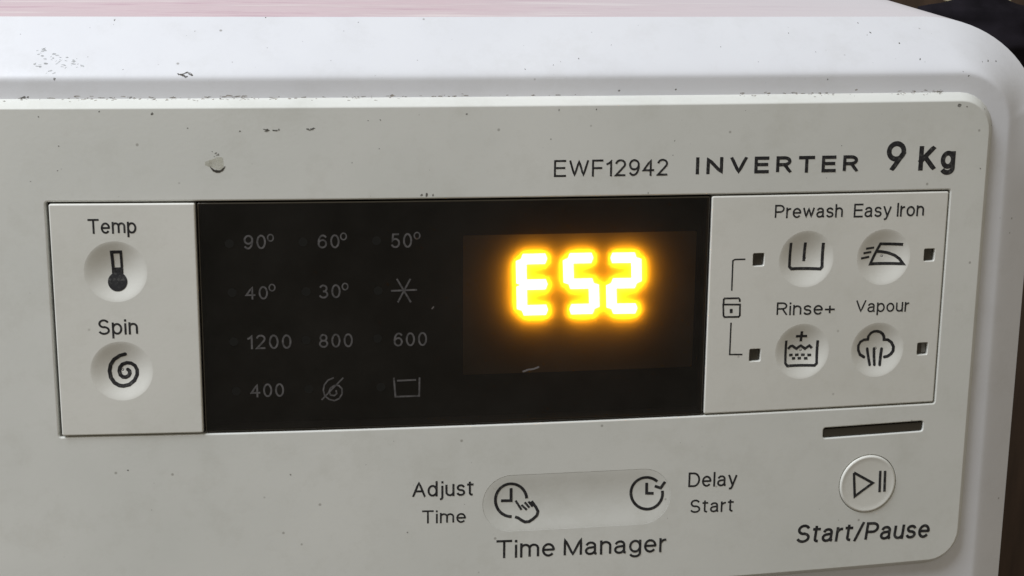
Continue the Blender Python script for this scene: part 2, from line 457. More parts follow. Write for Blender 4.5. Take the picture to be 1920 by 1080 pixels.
# panel coordinates in millimetres: u to the right, v up the sloping front panel
TEXT = [('EWF12942', (128.31, 66.71), (158.93, 66.73), 4.46, 0.12, 'fascia', 0.13, 0), ('INVERTER', (166.51, 66.91), (212.19, 66.9), 4.53, 0.2, 'fascia', 0.4, 0),
 ('9f', (220.26, 66.9), (226.05, 66.94), 8.15, 0.17, 'fascia', 0.1, 0), ('Kg', (229.83, 66.87), (240.8, 67.04), 6.74, 0.2, 'fascia', 0.2, 0),
 ('Temp', (10.19, 53.37), (22.13, 53.41), 3.81, 0.132, 'plate_left', 0.1, 0), ('Spin', (11.35, 27.24), (21.35, 27.22), 4.06, 0.132, 'plate_left', 0.1, 0),
 ('Prewash', (189.06, 54.62), (208.64, 54.47), 3.71, 0.132, 'plate_right', 0.085, 0), ('Easy Iron', (211.75, 54.32), (232.53, 54.25), 3.83, 0.132, 'plate_right', 0.085, 0),
 ('Rinse+', (190.88, 27.66), (207.96, 27.33), 3.68, 0.132, 'plate_right', 0.085, 0), ('Vapour', (214.08, 27.62), (230.05, 27.29), 3.5, 0.132, 'plate_right', 0.085, 0),
 ('Adjust', (91.07, -19.53), (107.66, -19.83), 4.39, 0.13, 'fascia', 0.1, 0), ('Time', (93.62, -27.19), (105.65, -27.54), 3.75, 0.13, 'fascia', 0.1, 0),
 ('Time Manager', (113.91, -38.35), (161.98, -39.31), 5.29, 0.125, 'fascia', 0.1, 0), ('Delay', (167.64, -20.57), (181.89, -21.01), 4.3, 0.13, 'fascia', 0.1, 0),
 ('Start', (168.38, -28.23), (181.13, -28.55), 3.94, 0.13, 'fascia', 0.1, 0), ('Start/Pause', (200.03, -39.37), (241.25, -40.81), 5.58, 0.148, 'fascia', 0.09, 0.1),
 ('90', (48.52, 48.85), (54.16, 48.92), 3.73, 0.125, 'display', 0.17, 0), ('60', (67.18, 48.87), (72.82, 48.86), 3.61, 0.125, 'display', 0.17, 0),
 ('50', (85.94, 48.65), (91.45, 48.7), 3.85, 0.125, 'display', 0.17, 0), ('40', (48.53, 35.75), (54.34, 35.71), 3.5, 0.125, 'display', 0.17, 0),
 ('30', (67.27, 35.68), (72.88, 35.71), 3.67, 0.125, 'display', 0.17, 0), ('1200', (48.68, 22.58), (60.01, 22.46), 3.84, 0.125, 'display', 0.17, 0),
 ('800', (67.01, 22.51), (75.85, 22.51), 3.72, 0.125, 'display', 0.17, 0), ('600', (86.41, 22.38), (95.23, 22.35), 3.74, 0.125, 'display', 0.17, 0),
 ('400', (49.12, 9.56), (57.78, 9.55), 3.68, 0.125, 'display', 0.17, 0)]
DEGREES = [(55.31, 51.81, 1.0), (73.82, 51.91, 1.0), (92.71, 51.83, 1.0), (55.37, 38.79, 1.0), (74.02, 38.73, 1.0)]
DISPLAY_ICONS = {'basin': [[(86.41, 13.88), (86.79, 8.68), (93.07, 8.69), (93.16, 13.75)], [(87.25, 13.05), (92.24, 13.12)]],
 'star': [[(85.85, 37.36), (92.64, 37.5)], [(87.39, 40.52), (91.02, 34.19)], [(90.92, 40.45), (87.62, 34.26)]],
 'swirl': [[(70.73, 14.34), (69.2, 13.73), (68.21, 12.45), (67.9, 11.0), (68.29, 9.54), (69.38, 8.48), (70.77, 8.08), (72.03, 8.62), (72.81, 9.91), (72.77, 11.3), (71.95, 12.2), (70.84, 12.23),
            (69.78, 11.53), (69.42, 10.52), (69.82, 9.64), (70.79, 9.46), (71.42, 10.03), (71.23, 10.91)],
           [(67.44, 8.4), (73.16, 14.27)]]}
LEDS = [(44.95, 50.42), (63.49, 50.59), (82.26, 50.67), (45.22, 37.63), (64.03, 37.58), (82.53, 37.5), (45.21, 24.65), (63.76, 24.67), (82.26, 24.65), (45.48, 11.32), (64.17, 11.4), (82.96, 11.43)]
INDICATOR_SQUARES = [(185.15, 43.38), (235.05, 43.23), (185.35, 16.64), (235.0, 16.29)]
DISHES = {'iron': (221.43, 43.05), 'prewash': (198.82, 43.14), 'rinse': (199.02, 17.13), 'spin': (16.75, 17.54), 'temp': (16.47, 43.59), 'vapour': (221.32, 16.61)}
DISPLAY_EDGES = [(36.96, 61.32), (170.9, 61.63), (36.89, 0.01), (171.61, -0.11)]
INSET = [(0.08, 61.46), (240.31, 61.2), (-0.08, -0.09), (239.68, 0.13)]
LOCK = [[(181.37, 43.63), (178.43, 43.63), (177.85, 43.28), (177.9, 35.03)], [(178.09, 26.1), (178.07, 17.15), (181.74, 17.0)],
 [(175.65, 31.25), (175.86, 28.12), (176.18, 27.74), (180.19, 27.67), (180.48, 28.03), (180.42, 31.09), (175.65, 31.25)],
 [(175.73, 31.25), (175.74, 32.66), (176.03, 32.94), (179.96, 32.89), (180.28, 32.51), (180.31, 31.84)], [(177.97, 29.98), (178.02, 28.79)]]
ICONS = {'iron': [[(227.06, 46.4), (220.63, 46.59), (217.93, 41.06), (227.46, 40.91), (226.4, 42.3), (225.06, 43.24), (223.11, 43.98), (221.18, 44.33), (219.36, 44.46)], [(216.23, 45.45), (218.81, 45.6)],
          [(215.53, 44.21), (218.03, 44.4)], [(214.83, 42.81), (217.49, 43.07)]],
 'prewash': [[(194.28, 47.76), (194.25, 41.05), (194.82, 40.44), (203.15, 40.18), (203.66, 40.76), (203.58, 47.52)], [(198.57, 47.65), (198.53, 42.33)]],
 'rinse': [[(194.42, 20.29), (194.45, 13.82), (195.03, 13.03), (203.01, 12.83), (203.61, 13.42), (203.62, 19.99)], [(197.23, 21.31), (200.5, 21.25)], [(198.83, 22.76), (198.84, 19.73)],
           [(195.17, 17.75), (195.83, 18.48), (196.45, 18.54), (197.1, 18.05), (197.74, 17.64), (198.34, 18.08), (198.95, 18.43), (199.59, 18.02), (200.24, 17.54), (200.84, 17.97), (201.44, 18.4),
            (202.19, 17.68)],
           [(195.59, 15.95), (196.65, 15.97)], [(197.39, 15.88), (198.45, 15.89)], [(199.18, 15.8), (200.24, 15.81)], [(200.98, 15.72), (202.05, 15.74)], [(196.46, 14.96), (197.45, 14.97)],
           [(198.17, 14.88), (199.17, 14.9)], [(200.05, 14.8), (201.05, 14.82)]],
 'spin': [[(17.63, 21.84), (16.27, 21.45), (14.75, 20.42), (13.81, 19.02), (13.46, 17.39), (13.71, 15.61), (14.58, 14.24), (15.75, 13.5), (16.82, 13.34), (18.32, 13.67), (19.65, 14.78),
           (20.39, 16.33), (20.41, 17.61), (19.89, 18.69), (18.98, 19.3), (17.85, 19.42), (16.76, 19.03), (16.05, 18.2), (15.84, 17.21), (16.09, 16.2), (16.73, 15.62), (17.47, 15.58), (18.15, 15.95),
           (18.49, 16.58), (18.42, 17.23), (18.03, 17.59)]],
 'vapour': [[(217.79, 14.46), (216.46, 15.29), (215.81, 16.7), (215.73, 17.94), (216.3, 18.99), (217.3, 19.48), (218.65, 19.5), (218.67, 20.42), (219.32, 21.38), (220.17, 21.81), (221.13, 21.84),
             (222.11, 21.57), (222.95, 20.92), (223.4, 20.13), (223.55, 19.2), (224.68, 19.15), (225.69, 18.42), (226.39, 17.15), (226.35, 15.91), (225.77, 15.01), (224.85, 14.36), (223.98, 14.17)],
            [(218.71, 16.73), (219.58, 12.21)], [(220.84, 16.63), (221.01, 12.14)], [(223.09, 16.53), (222.59, 12.07)]]}
THERMO = {'bulb': (16.64, 40.82), 'hole': [(15.96, 48.13), (17.48, 48.18), (17.45, 44.47), (15.97, 44.42)], 'r': 2.42, 'tube': [(15.15, 48.96), (18.18, 49.0), (18.07, 42.6), (15.3, 42.63)]}
CLOCK_ICONS = {'adjust': [[(122.28, -21.58), (122.18, -20.91), (121.99, -20.26), (121.72, -19.64), (121.38, -19.06), (120.97, -18.54), (120.5, -18.08), (119.98, -17.7), (119.42, -17.4), (118.83, -17.18),
             (118.23, -17.06), (117.62, -17.03), (117.02, -17.09), (116.44, -17.25), (115.88, -17.5), (115.37, -17.83), (114.91, -18.24), (114.51, -18.72), (114.18, -19.27), (113.93, -19.86),
             (113.75, -20.49), (113.66, -21.14), (113.65, -21.81), (113.73, -22.48), (113.89, -23.14), (114.14, -23.77), (114.46, -24.36), (114.85, -24.9), (115.3, -25.38), (115.81, -25.78),
             (116.36, -26.11), (116.94, -26.35), (117.55, -26.5), (118.16, -26.56)],
            [(117.93, -18.33), (117.97, -22.01), (115.18, -21.87)],
            [(119.11, -26.68), (120.0, -27.04), (120.89, -27.7), (121.78, -28.22), (122.96, -28.2), (124.14, -27.49), (125.16, -26.54), (125.44, -25.47), (124.83, -24.2), (123.63, -22.45)],
            [(119.21, -22.07), (120.86, -24.77)], [(120.84, -23.38), (122.33, -24.85)], [(121.72, -22.66), (123.06, -24.27)], [(122.75, -22.48), (123.95, -24.0)]],
 'delay': [[(160.33, -21.24), (160.42, -21.99), (160.39, -22.74), (160.25, -23.46), (159.99, -24.14), (159.63, -24.76), (159.18, -25.3), (158.64, -25.75), (158.04, -26.1), (157.37, -26.34),
            (156.67, -26.46), (155.96, -26.46), (155.24, -26.34), (154.54, -26.11), (153.88, -25.76), (153.26, -25.31), (152.72, -24.77), (152.26, -24.16), (151.9, -23.48), (151.64, -22.76),
            (151.48, -22.02), (151.44, -21.27), (151.52, -20.54), (151.71, -19.83), (152.0, -19.18), (152.4, -18.59), (152.88, -18.09), (153.45, -17.68), (154.07, -17.37), (154.75, -17.18),
            (155.45, -17.1), (156.17, -17.14), (156.88, -17.31), (157.56, -17.58), (158.21, -17.97), (158.8, -18.45)],
           [(158.14, -19.8), (159.83, -20.44), (160.99, -18.56)], [(155.83, -18.74), (155.92, -21.85), (157.9, -21.97)]]}
START = {'c': (221.05, -22.87), 'icon': [[(216.52, -19.21), (217.2, -26.31), (222.5, -22.65), (216.51, -19.13)], [(224.55, -19.09), (224.75, -25.54)], [(226.03, -19.19), (226.22, -25.48)]]}
SLOT = [(206.6, -5.49), (236.69, -5.09), (237.08, -8.06), (206.69, -8.47)]
ROCKER = [(135.94, -22.62), (110.15, -22.24), (162.51, -23.01), (135.79, -14.61), (136.09, -30.71)]
DIGITS = [('E', (120.2, 44.61), (120.64, 30.69), (126.93, 44.61)), ('5', (132.83, 44.55), (133.51, 30.63), (139.63, 44.54)), ('2', (144.44, 44.43), (145.07, 30.44), (151.46, 44.34))]
MODULE = [(104.76, 51.4), (167.43, 51.33), (105.98, 13.68), (167.96, 12.91)]
DROPS = [(42.33, 71.29), (56.43, 79.42), (65.71, 79.66)]
SCRATCH = [[(120.73, 14.46), (122.17, 14.93), (123.75, 15.1), (125.19, 15.64)], [(96.46, 32.27), (97.02, 32.9)]]
SPECKS = [(105.53, 83.15, 0.33), (27.12, 83.46, 0.38), (14.35, 83.98, 0.24), (-0.35, 82.66, 0.2), (4.11, 75.42, 0.18), (3.5, 69.31, 0.15), (-3.24, 66.66, 0.15), (6.27, 34.02, 0.24), (240.81, 84.51, 0.53),
 (243.06, 84.2, 0.27), (83.54, 81.75, 0.18), (83.19, 74.44, 0.2), (127.46, 76.59, 0.2), (160.51, 75.87, 0.18), (160.2, 72.08, 0.15), (129.44, 84.14, 0.22), (139.27, 84.23, 0.22),
 (148.28, -30.48, 0.45), (89.72, -29.53, 0.22), (58.93, -11.95, 0.24), (16.97, -9.45, 0.24), (94.37, -19.67, 0.18), (207.13, 74.06, 0.15), (249.05, 83.42, 0.2), (252.04, 78.7, 0.18),
 (259.41, 67.49, 0.48), (259.2, 51.87, 0.22), (248.52, 67.11, 0.21), (95.23, 62.38, 0.45), (93.86, 62.4, 0.36), (96.88, 62.43, 0.33), (153.71, 62.13, 0.22), (80.45, 81.62, 0.15), (35.69, 79.87, 0.24),
 (48.5, 79.04, 0.27), (76.27, 70.94, 0.15)]
HSPECKS = [(3.31, 91.74, 0.33), (15.86, 105.78, 0.24), (67.88, 108.26, 0.3), (53.96, 106.7, 0.15), (218.12, 103.66, 0.27), (225.8, 100.88, 0.27), (230.6, 96.73, 0.24), (244.15, 92.39, 0.27),
 (215.23, 106.2, 0.18), (203.08, 91.55, 0.24), (194.31, 103.46, 0.15), (251.88, 96.13, 0.27), (254.92, 95.99, 0.27), (249.72, 96.0, 0.18), (160.94, 89.03, 0.24), (145.56, 88.8, 0.3),
 (120.89, 94.28, 0.15), (135.22, 96.88, 0.18), (128.4, 95.32, 0.15), (-4.29, 87.13, 0.39), (-3.38, 87.26, 0.33), (-4.94, 87.0, 0.3), (21.57, 87.17, 0.33), (47.61, 86.39, 0.3), (31.45, 86.39, 0.24)]
CHIPS = [(-0.78, 98.37), (-0.14, 99.0), (-0.88, 97.62), (1.08, 97.01), (3.12, 97.14), (4.81, 96.53), (-1.07, 95.02), (2.05, 95.52), (4.04, 95.28), (7.25, 95.42), (9.55, 94.93), (6.34, 94.8), (3.15, 93.44),
 (-1.5, 94.64), (7.87, 95.55)]
VSCRATCH = [[(33.36, 92.99), (34.4, 92.72), (35.3, 92.26)], [(34.11, 92.84), (35.57, 93.38), (36.72, 92.72)]]
BG = {'a': (417.14, 107.83), 'b': (462.8, 109.97), 'c0': (397.41, 110.19), 'c1': (413.97, 102.85), 'n0': (413.87, 104.1), 'n1': (451.48, 91.62)}

# ------------------------------------------------------------------ the washing machine
machine = bpy.data.objects.new('washing_machine', None); COL.objects.link(machine)
machine.location = (0, 0, 0)
machine['label'] = 'white front-loading washing machine with lit amber error code on its black display'
machine['category'] = 'washing machine'

SK = .006                                   # the upper edges climb slightly to the right
# ---- housing: flat front, rolled shoulder, lid behind it
U_L, V_B = -333.0, -735.0
def ring(right_, top, ax, by, d_left=0.0, nc=18, ntop=60, nside=36):
    left = -60 - (right_ + 60)              # symmetric about the machine's middle
    pts = []
    for i in range(ntop + 1):
        pts.append((left + ax + (right_ - ax - left - ax) * i / ntop, top))
    for i in range(1, nc + 1):
        t = math.pi / 2 * i / nc; pts.append((right_ - ax + ax * math.sin(t), top - by + by * math.cos(t)))
    for i in range(1, nside + 1):
        pts.append((right_, top - by + (V_B - (top - by)) * i / nside))
    for i in range(1, ntop): pts.append((right_ + (left - right_) * i / ntop, V_B))
    for i in range(0, nside + 1):
        pts.append((left, V_B + (top - by - V_B) * i / nside))
    for i in range(1, nc):
        t = math.pi / 2 * i / nc; pts.append((left + ax - ax * math.cos(t), top - by + by * math.sin(t)))
    return pts
R0 = ring(256.5, 91.0, 14, 13); R1 = ring(268.8, 107.3, 33, 25)
def lean_ring(s):
    return [(a[0] + (b[0] - a[0]) * s, a[1] + (b[1] - a[1]) * s) for a, b in zip(R0, R1)]
def gprof(s, e=.10):
    f = lambda x: math.sqrt((max(0, x - .06)) ** 2 + e * e) - e
    return f(s) / f(1)
rings = []
for i in range(29):
    s = i / 28; h = -3.0 - 15.0 * gprof(s)
    q = []
    for (u, v), (u1, v1) in zip(lean_ring(s), R1):
        top_part = min(1.0, max(0.0, (v1 - (107.3 - 25)) / 25.0)) ** .8        # the shoulder is steep on top, shallow on the flanks
        q.append(P(u, v + SK * (u - 120), -3.0 - (5.0 + 10.0 * top_part) * gprof(s)))
    rings.append(q)
mb = MB(); mb.loft(rings[::-1])
# flat front face behind the fascia, stopping at the fascia's cut-out
CUT = skew(rrect(-300, 246, -44, 82, 4, 0), SK)
front = [(u, v + SK * (u - 120)) for u, v in R0][::-1]
sheet(mb, front, [CUT], lambda u, v: -3.0, 22)
housing = mb.build('housing', 'housing', machine)
# lid and flanks run straight back
def backed(p, d): return p + Vector((0, d, 0))
outer = rings[-1]; ntop, nc, nside = 60, 18, 36
def strip(idx, name, mat):
    mbx = MB(); base = [outer[i % len(outer)] for i in idx]
    rr = [[backed(p, d) for p in base] for d in (0.0, .004, .02, .05, .1, .2, .55)]
    mbx.loft(rr[::-1], closed=False); return mbx.build(name, mat, machine)
n_out = len(outer)
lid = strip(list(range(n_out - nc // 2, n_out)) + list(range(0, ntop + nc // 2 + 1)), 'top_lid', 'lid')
strip(list(range(ntop + nc // 2, n_out - nc // 2 + 1)), 'side_shell', 'housing')

# ---- fascia plate with its openings
INSET_R = (0, 240, 0, 61.4)
def f_outer(d): return skew(rrect(-295, 250.2, -48.2, 85.0, 8.5, d), SK * .8)
def f_inset(d): return rrect(*INSET_R, .6, d, 4, 5)
ROCK = (110.2, 162.6, -30.6, -14.6)
def f_rocker(d): return rrect(*ROCK, 7.9, d, 12, 5)
START_C = START['c']; START_R = 8.7
def f_start(d): return circle(START_C, START_R, d)
SL = (206.6, 236.9, -8.3, -5.25)
def f_slot(d): return skew(rrect(*SL, .7, d, 4, 4), .013, 221)
CH = .45
mb = MB()
sheet(mb, f_outer(-.0), [f_inset(CH), f_rocker(.10), f_start(.2), f_slot(.35)], lambda u, v: 0.0, 5)
edge_round(mb, f_inset, -1, CH, 3.2); edge_round(mb, f_rocker, -1, .10, 3.0)
edge_round(mb, f_start, -1, .2, 3.0); edge_round(mb, f_slot, -1, .35, 3.0)
prof = [(0, 0), (.18, -.04), (.35, -.16), (.5, -.36), (1.0, -1.05), (1.6, -1.9), (2.2, -2.7), (2.5, -3.2), (2.6, -4.5)]
mb.loft([[P(u, v, h) for u, v in f_outer(d)] for d, h in prof][::-1])
fascia = mb.build('fascia', 'fascia', machine)
# dark floor of the joints
mb = MB(); sheet(mb, f_inset(.6), [], lambda u, v: -6.5, 12)
mb.loft([[P(u, v, h) for u, v in f_inset(.02)] for h in (-6.5, -3.0)])
mb.build('joint_floor', 'gap', machine)

# ---- control plates
DISH_R, DISH_D = 7.85, 1.55
def dishf(c):
    b0 = .5 if c[0] < 100 else 0.0
    def f(u, v):
        q = math.hypot(u - c[0], v - c[1]) / DISH_R
        return b0 if q >= 1 else b0 - DISH_D * (1 - q * q) ** 1.35
    return f
def plate(u0, u1, dishes, squares, name, drop=0.0):
    lf = lambda d: rrect(u0, u1, .45, 60.95, .5, d, 4, 5)
    holes = [circle(c, DISH_R) for c in dishes]
    sq = [(lambda d, c=c: rrect(c[0] - 1.6, c[0] + 1.6, c[1] - 1.75, c[1] + 1.75, .35, d, 3, 4)) for c in squares]
    mbp = MB(); sheet(mbp, lf(-.4), holes + [s(.18) for s in sq], lambda u, v: -drop, 4)
    edge_round(mbp, lf, 1, .4, 3.5, -drop)
    for s in sq: edge_round(mbp, s, -1, .18, 1.6, -drop, 3)
    return mbp.build(name, 'plate', machine)
PROUD = .5                                  # the left plate stands a little proud
PL = plate(.85, 36.75, [DISHES['temp'], DISHES['spin']], [], 'control_plate', -PROUD)
PR = plate(171.35, 239.6, [DISHES[k_] for k_ in ('prewash', 'iron', 'rinse', 'vapour')], INDICATOR_SQUARES, 'control_plate')
BUTTONS = {}
for k_, c in DISHES.items():
    f = dishf(c); mb = MB(); rr = []
    for i in range(1, 25):
        q = i / 24 * DISH_R
        rr.append([P(u, v, f(u, v) if i < 24 else (.5 if c[0] < 100 else 0.0)) for u, v in circle(c, q)])
    mb.loft(rr[::-1])
    n0 = len(mb.v) - 64
    mb.v.append(P(*c, f(*c))); ci = len(mb.v) - 1
    for i in range(64): mb.f.append((n0 + i, n0 + (i + 1) % 64, ci))
    for j, fc in enumerate(mb.f): mb.f[j] = fc[::-1] if len(fc) == 4 else fc
    BUTTONS[k_] = mb.build('button', 'plate', machine)
# icons pressed on the buttons
for k_, st in ICONS.items():
    s = Strokes(dishf(DISHES[k_])); s.lift = .05
    wd = {'spin': .95, 'rinse': .74}.get(k_, .82)
    for j, pl in enumerate(st):
        w_ = wd
        if k_ == 'iron' and j > 0: w_ = .62
        if k_ == 'rinse' and j >= 4: w_ = .70
        s.stroke(pl, w_, caps=(k_ == 'spin' or k_ == 'vapour'))
    s.build('icon', 'ink', BUTTONS[k_])
s = Strokes(dishf(DISHES['temp'])); s.lift = .05
tb, hl = THERMO['tube'], THERMO['hole']
for i in range(4):
    j = (i + 1) % 4
    a, b, c, d = tb[i], tb[j], hl[j], hl[i]
    for t in range(4):
        l = lambda p, q, f: (p[0] + (q[0] - p[0]) * f, p[1] + (q[1] - p[1]) * f)
        s.poly([l(a, b, t / 4), l(d, c, t / 4), l(d, c, (t + 1) / 4), l(a, b, (t + 1) / 4)])
for q in range(5, 0, -1): pass
s.disc(THERMO['bulb'], THERMO['r'], 40)
s.build('icon', 'ink', BUTTONS['temp'])
# lock bracket between the two left indicators
s = Strokes()
for i, pl in enumerate(LOCK): s.stroke(pl, .42 if i < 2 else (.8 if i == 4 else .5))
s.build('lock_icon', 'ink', PR)
# small square indicator lenses
for c in INDICATOR_SQUARES:
    mb = MB(); lf = lambda d: rrect(c[0] - 1.58, c[0] + 1.58, c[1] - 1.73, c[1] + 1.73, .33, d, 3, 4)
    sheet(mb, lf(-.2), [], lambda u, v: -1.15, 1.0); edge_round(mb, lf, 1, .2, .6, -1.15, 3)
    il = mb.build('indicator_lens', 'lens', PR)
c = INDICATOR_SQUARES[3]
s = Strokes(lambda u, v: -1.15); s.poly([(c[0] + .1, c[1] - 1.3), (c[0] + 1.3, c[1] - 1.2), (c[0] + 1.3, c[1] + 1.35), (c[0] + .1, c[1] + 1.3)]); s.build('lens_pale_half', 'pale_half', PR)  # lighter half painted on this lens, where its inner wall shows

# ---- black display window and what lies behind it
WL = lambda d: rrect(37.25, 170.85, .45, 60.95, .4, d, 4, 5)
mb = MB(); sheet(mb, WL(-.3), [], lambda u, v: -.15, 6); display = mb.build('display_window', 'window', machine)
mb = MB(); edge_round(mb, WL, 1, .3, 3.5, -.15); mb.build('window_rim', 'lens', display)
mb = MB(); lf = lambda d: rrect(37.6, 170.5, .8, 60.6, .4, d, 4, 8)
sheet(mb, lf(0), [], lambda u, v: -6.0, 12); mb.loft([[P(u, v, h) for u, v in lf(0)] for h in (-6.0, -.5)])
mb.build('display_housing', 'cavity', display)
# diffuser over the digits
mu0 = MODULE[0][0]; mu1 = MODULE[1][0]; mv1 = MODULE[0][1]; mv0 = MODULE[2][1]
mb = MB(); sheet(mb, rrect(mu0, mu1 + .4, mv0, mv1, .5), [], lambda u, v: -1.75, 6); mb.build('diffuser_film', 'film', display)
# seven-segment digits
SEGS = {'a': ((0, 2), (1, 2)), 'b': ((1, 2), (1, 1)), 'c': ((1, 1), (1, 0)), 'd': ((0, 0), (1, 0)), 'e': ((0, 1), (0, 0)), 'f': ((0, 2), (0, 1)), 'g': ((0, 1), (1, 1))}
LIT = {'E': 'adefg', '5': 'acdfg', '2': 'abdeg'}
SEG_W, SEG_H = 2.85, -2.6
for ch, tl, bl, tr in DIGITS:
    du = (tr[0] - tl[0], tr[1] - tl[1]); dv = ((bl[0] - tl[0]) / 2, (bl[1] - tl[1]) / 2)
    root = None
    for si, sname in enumerate(LIT[ch]):
        sh = SEG_H - .02 * si
        (x0, y0), (x1, y1) = SEGS[sname]
        p = lambda x, y: (bl[0] + du[0] * x - dv[0] * y, bl[1] + du[1] * x - dv[1] * y)
        a, b = p(x0, y0), p(x1, y1); L = math.dist(a, b); t = ((b[0] - a[0]) / L, (b[1] - a[1]) / L); nn = (-t[1], t[0])
        gx = -.1; w2 = SEG_W / 2; e = w2 * .38
        prof2 = [(gx, 0), (gx + e, w2), (L - gx - e, w2), (L - gx, 0), (L - gx - e, -w2), (gx + e, -w2)]
        if x0 != x1 and ch == 'E': prof2 = [(gx, 0), (gx + e, w2), (L + .3 - e, w2), (L + .3, 0), (L + .3 - e, -w2), (gx + e, -w2)]
        loop = [(a[0] + t[0] * q + nn[0] * r, a[1] + t[1] * q + nn[1] * r) for q, r in prof2]
        mb = MB(); k6 = len(loop)
        mb.add([P(u, v, sh) for u, v in loop] + [P(u, v, sh - .8) for u, v in loop],
               [tuple(range(k6))[::-1], tuple(range(k6, 2 * k6))] + [(i, (i + 1) % k6, k6 + (i + 1) % k6, k6 + i) for i in range(k6)])
        if root is None:
            root = bpy.data.objects.new('display_digit', None); COL.objects.link(root); root.parent = machine
        sg = mb.build('segment', 'led', root, smooth=False)
        sg.data.materials.append(M['cavity'])                     # only the front of a segment glows, its case is black
        for fi, pg in enumerate(sg.data.polygons): pg.material_index = 0 if fi == 0 else 1
# faint print and unlit lamps on the display
def dh(u, v): return -.15
def dtext(*a):
    pass
s_lift = Strokes.lift
for c in LEDS:
    s = Strokes(dh); s.disc(c, 1.15, 18); s.build('status_lamp', 'dot', display)
for (u, v, r) in DEGREES:
    s = Strokes(dh); s.stroke(arc(u, v, r * .72, r * .85, 0, 360), .34); s.build('lettering', 'faint_ink', display)
for k_, st in DISPLAY_ICONS.items():
    s = Strokes(dh)
    for pl in st: s.stroke(pl, .46 if k_ != 'swirl' else .4)
    s.build('icon', 'faint_ink', display)
for sc in SCRATCH:
    s = Strokes(dh); s.stroke(sc, .5 if len(sc) > 2 else .3); s.build('scratch', 'smear', display)

# ---- all lettering
for body, a, b, H, wt, where, sp_, sh_ in TEXT:
    par = {'fascia': fascia, 'plate_left': PL, 'plate_right': PR, 'display': display}[where]
    text(par, body, a, b, H, wt, sp_, sh_, 'faint_ink' if where == 'display' else 'ink')

# ---- long rocker button in its shallow trough
rc = ((ROCK[0] + ROCK[1]) / 2, (ROCK[2] + ROCK[3]) / 2)
RD = .6; HALF = (ROCK[3] - ROCK[2]) / 2; ARM = (ROCK[1] - ROCK[0]) / 2 - HALF
def rockh(u, v):
    du = max(0, abs(u - rc[0]) - ARM); q = math.hypot(du, v - rc[1]) / HALF
    return -.02 - RD * max(0, 1 - q * q) ** 1.3
mb = MB(); sheet(mb, f_rocker(-.02), [], rockh, 1.0)
mb.loft([[P(u, v, h) for u, v in f_rocker(-.02)] for h in (-2.5, -.03)])
rocker = mb.build('rocker_button', 'fascia', machine)
for k_, st in CLOCK_ICONS.items():
    s = Strokes(rockh); s.lift = .06
    for j, pl in enumerate(st): s.stroke(pl, .80 if not (k_ == 'adjust' and j > 2) else .6)
    s.build('icon', 'ink', rocker)
# ---- start button: a low round cap
mb = MB(); cap = lambda d: circle(START_C, START_R - .28, d)
def starth(u, v):
    q = math.hypot(u - START_C[0], v - START_C[1]) / START_R
    return .38 - .25 * (1 - q * q)
rr = [[P(u, v, starth(u, v)) for u, v in circle(START_C, q)] for q in [START_R * t for t in (.04, .2, .4, .6, .75, .88)]]
rim = START_R * .88
rr += [[P(u, v, h) for u, v in circle(START_C, q)] for q, h in ((rim + .25, .40), (rim + .5, .36), (START_R - .38, .24), (START_R - .17, .02), (START_R - .15, -2.5))]
mb.loft(rr[::-1]); n0 = len(mb.v) - 64
mb.f.append(tuple(n0 + i for i in range(64)))
start = mb.build('start_button', 'plate', machine)
s = Strokes(starth); s.lift = .08
for pl in START['icon']: s.stroke(pl, .75)
s.build('icon', 'ink', start)
mb = MB(); sheet(mb, circle(START_C, START_R + .2), [], lambda u, v: -3.1, 4); mb.build('joint_floor', 'gap', start)
# ---- smoked slot above it
mb = MB(); lens = lambda d: skew(rrect(SL[0] + .12, SL[1] - .12, SL[2] + .10, SL[3] - .5, .6, d, 4, 4), .013, 221)
sheet(mb, lens(-.25), [], lambda u, v: -.55, 3); edge_round(mb, lens, 1, .25, 2.0, -.55, 3)
slot = mb.build('indicator_bar', 'lens', machine)
mb = MB(); sheet(mb, f_slot(.1), [], lambda u, v: -3.05, 6); mb.build('joint_floor', 'cavity', slot)

# ------------------------------------------------------------------ dirt and wear
def blob(mbx, c, r, place, elong=1.0, ang=0.0):
    n = 9; pts_ = []
    for i in range(n):
        a = 2 * math.pi * i / n; q = r * random.uniform(.55, 1.25)
        x, y = q * math.cos(a) * elong, q * math.sin(a) / elong
        pts_.append((c[0] + x * math.cos(ang) - y * math.sin(ang), c[1] + x * math.sin(ang) + y * math.cos(ang)))
    vs = [place(*p) for p in pts_]
    if any(v is None for v in vs): return
    mbx.add(vs, [tuple(range(n))])
from mathutils.bvhtree import BVHTree
def bvh(o): return BVHTree.FromPolygons([v.co for v in o.data.vertices], [tuple(p.vertices) for p in o.data.polygons])
hb, fb = bvh(housing), bvh(fascia)
def on(tree, lift):
    d = -dirw((0, 0, 1))
    def place(u, v):
        o = P(u, v, 30); loc, nor, idx, dist = tree.ray_cast(o, d)
        if loc is None: return None
        if nor.dot(d) > 0: nor = -nor
        return loc + nor * lift * MM
    return place
of, oh = on(fb, .03), on(hb, .03)
mb = MB()
for u, v, r in SPECKS: blob(mb, (u, v), r, of, random.uniform(1, 1.4), random.uniform(0, 3))
for _ in range(70):
    blob(mb, (random.uniform(-8, 248), random.uniform(-45, 84)), random.uniform(.05, .12), of, random.uniform(1, 1.6), random.uniform(0, 3))
o = mb.build('dirt_specks', 'dirt', fascia, smooth=False); o['kind'] = 'stuff'
mb = MB()
for u, v, r in HSPECKS: blob(mb, (u, v), r, oh, random.uniform(1, 1.4), random.uniform(0, 3))
for _ in range(40):
    blob(mb, (random.uniform(-8, 262), random.uniform(90, 106)), random.uniform(.05, .13), oh, random.uniform(1, 1.6), random.uniform(0, 3))
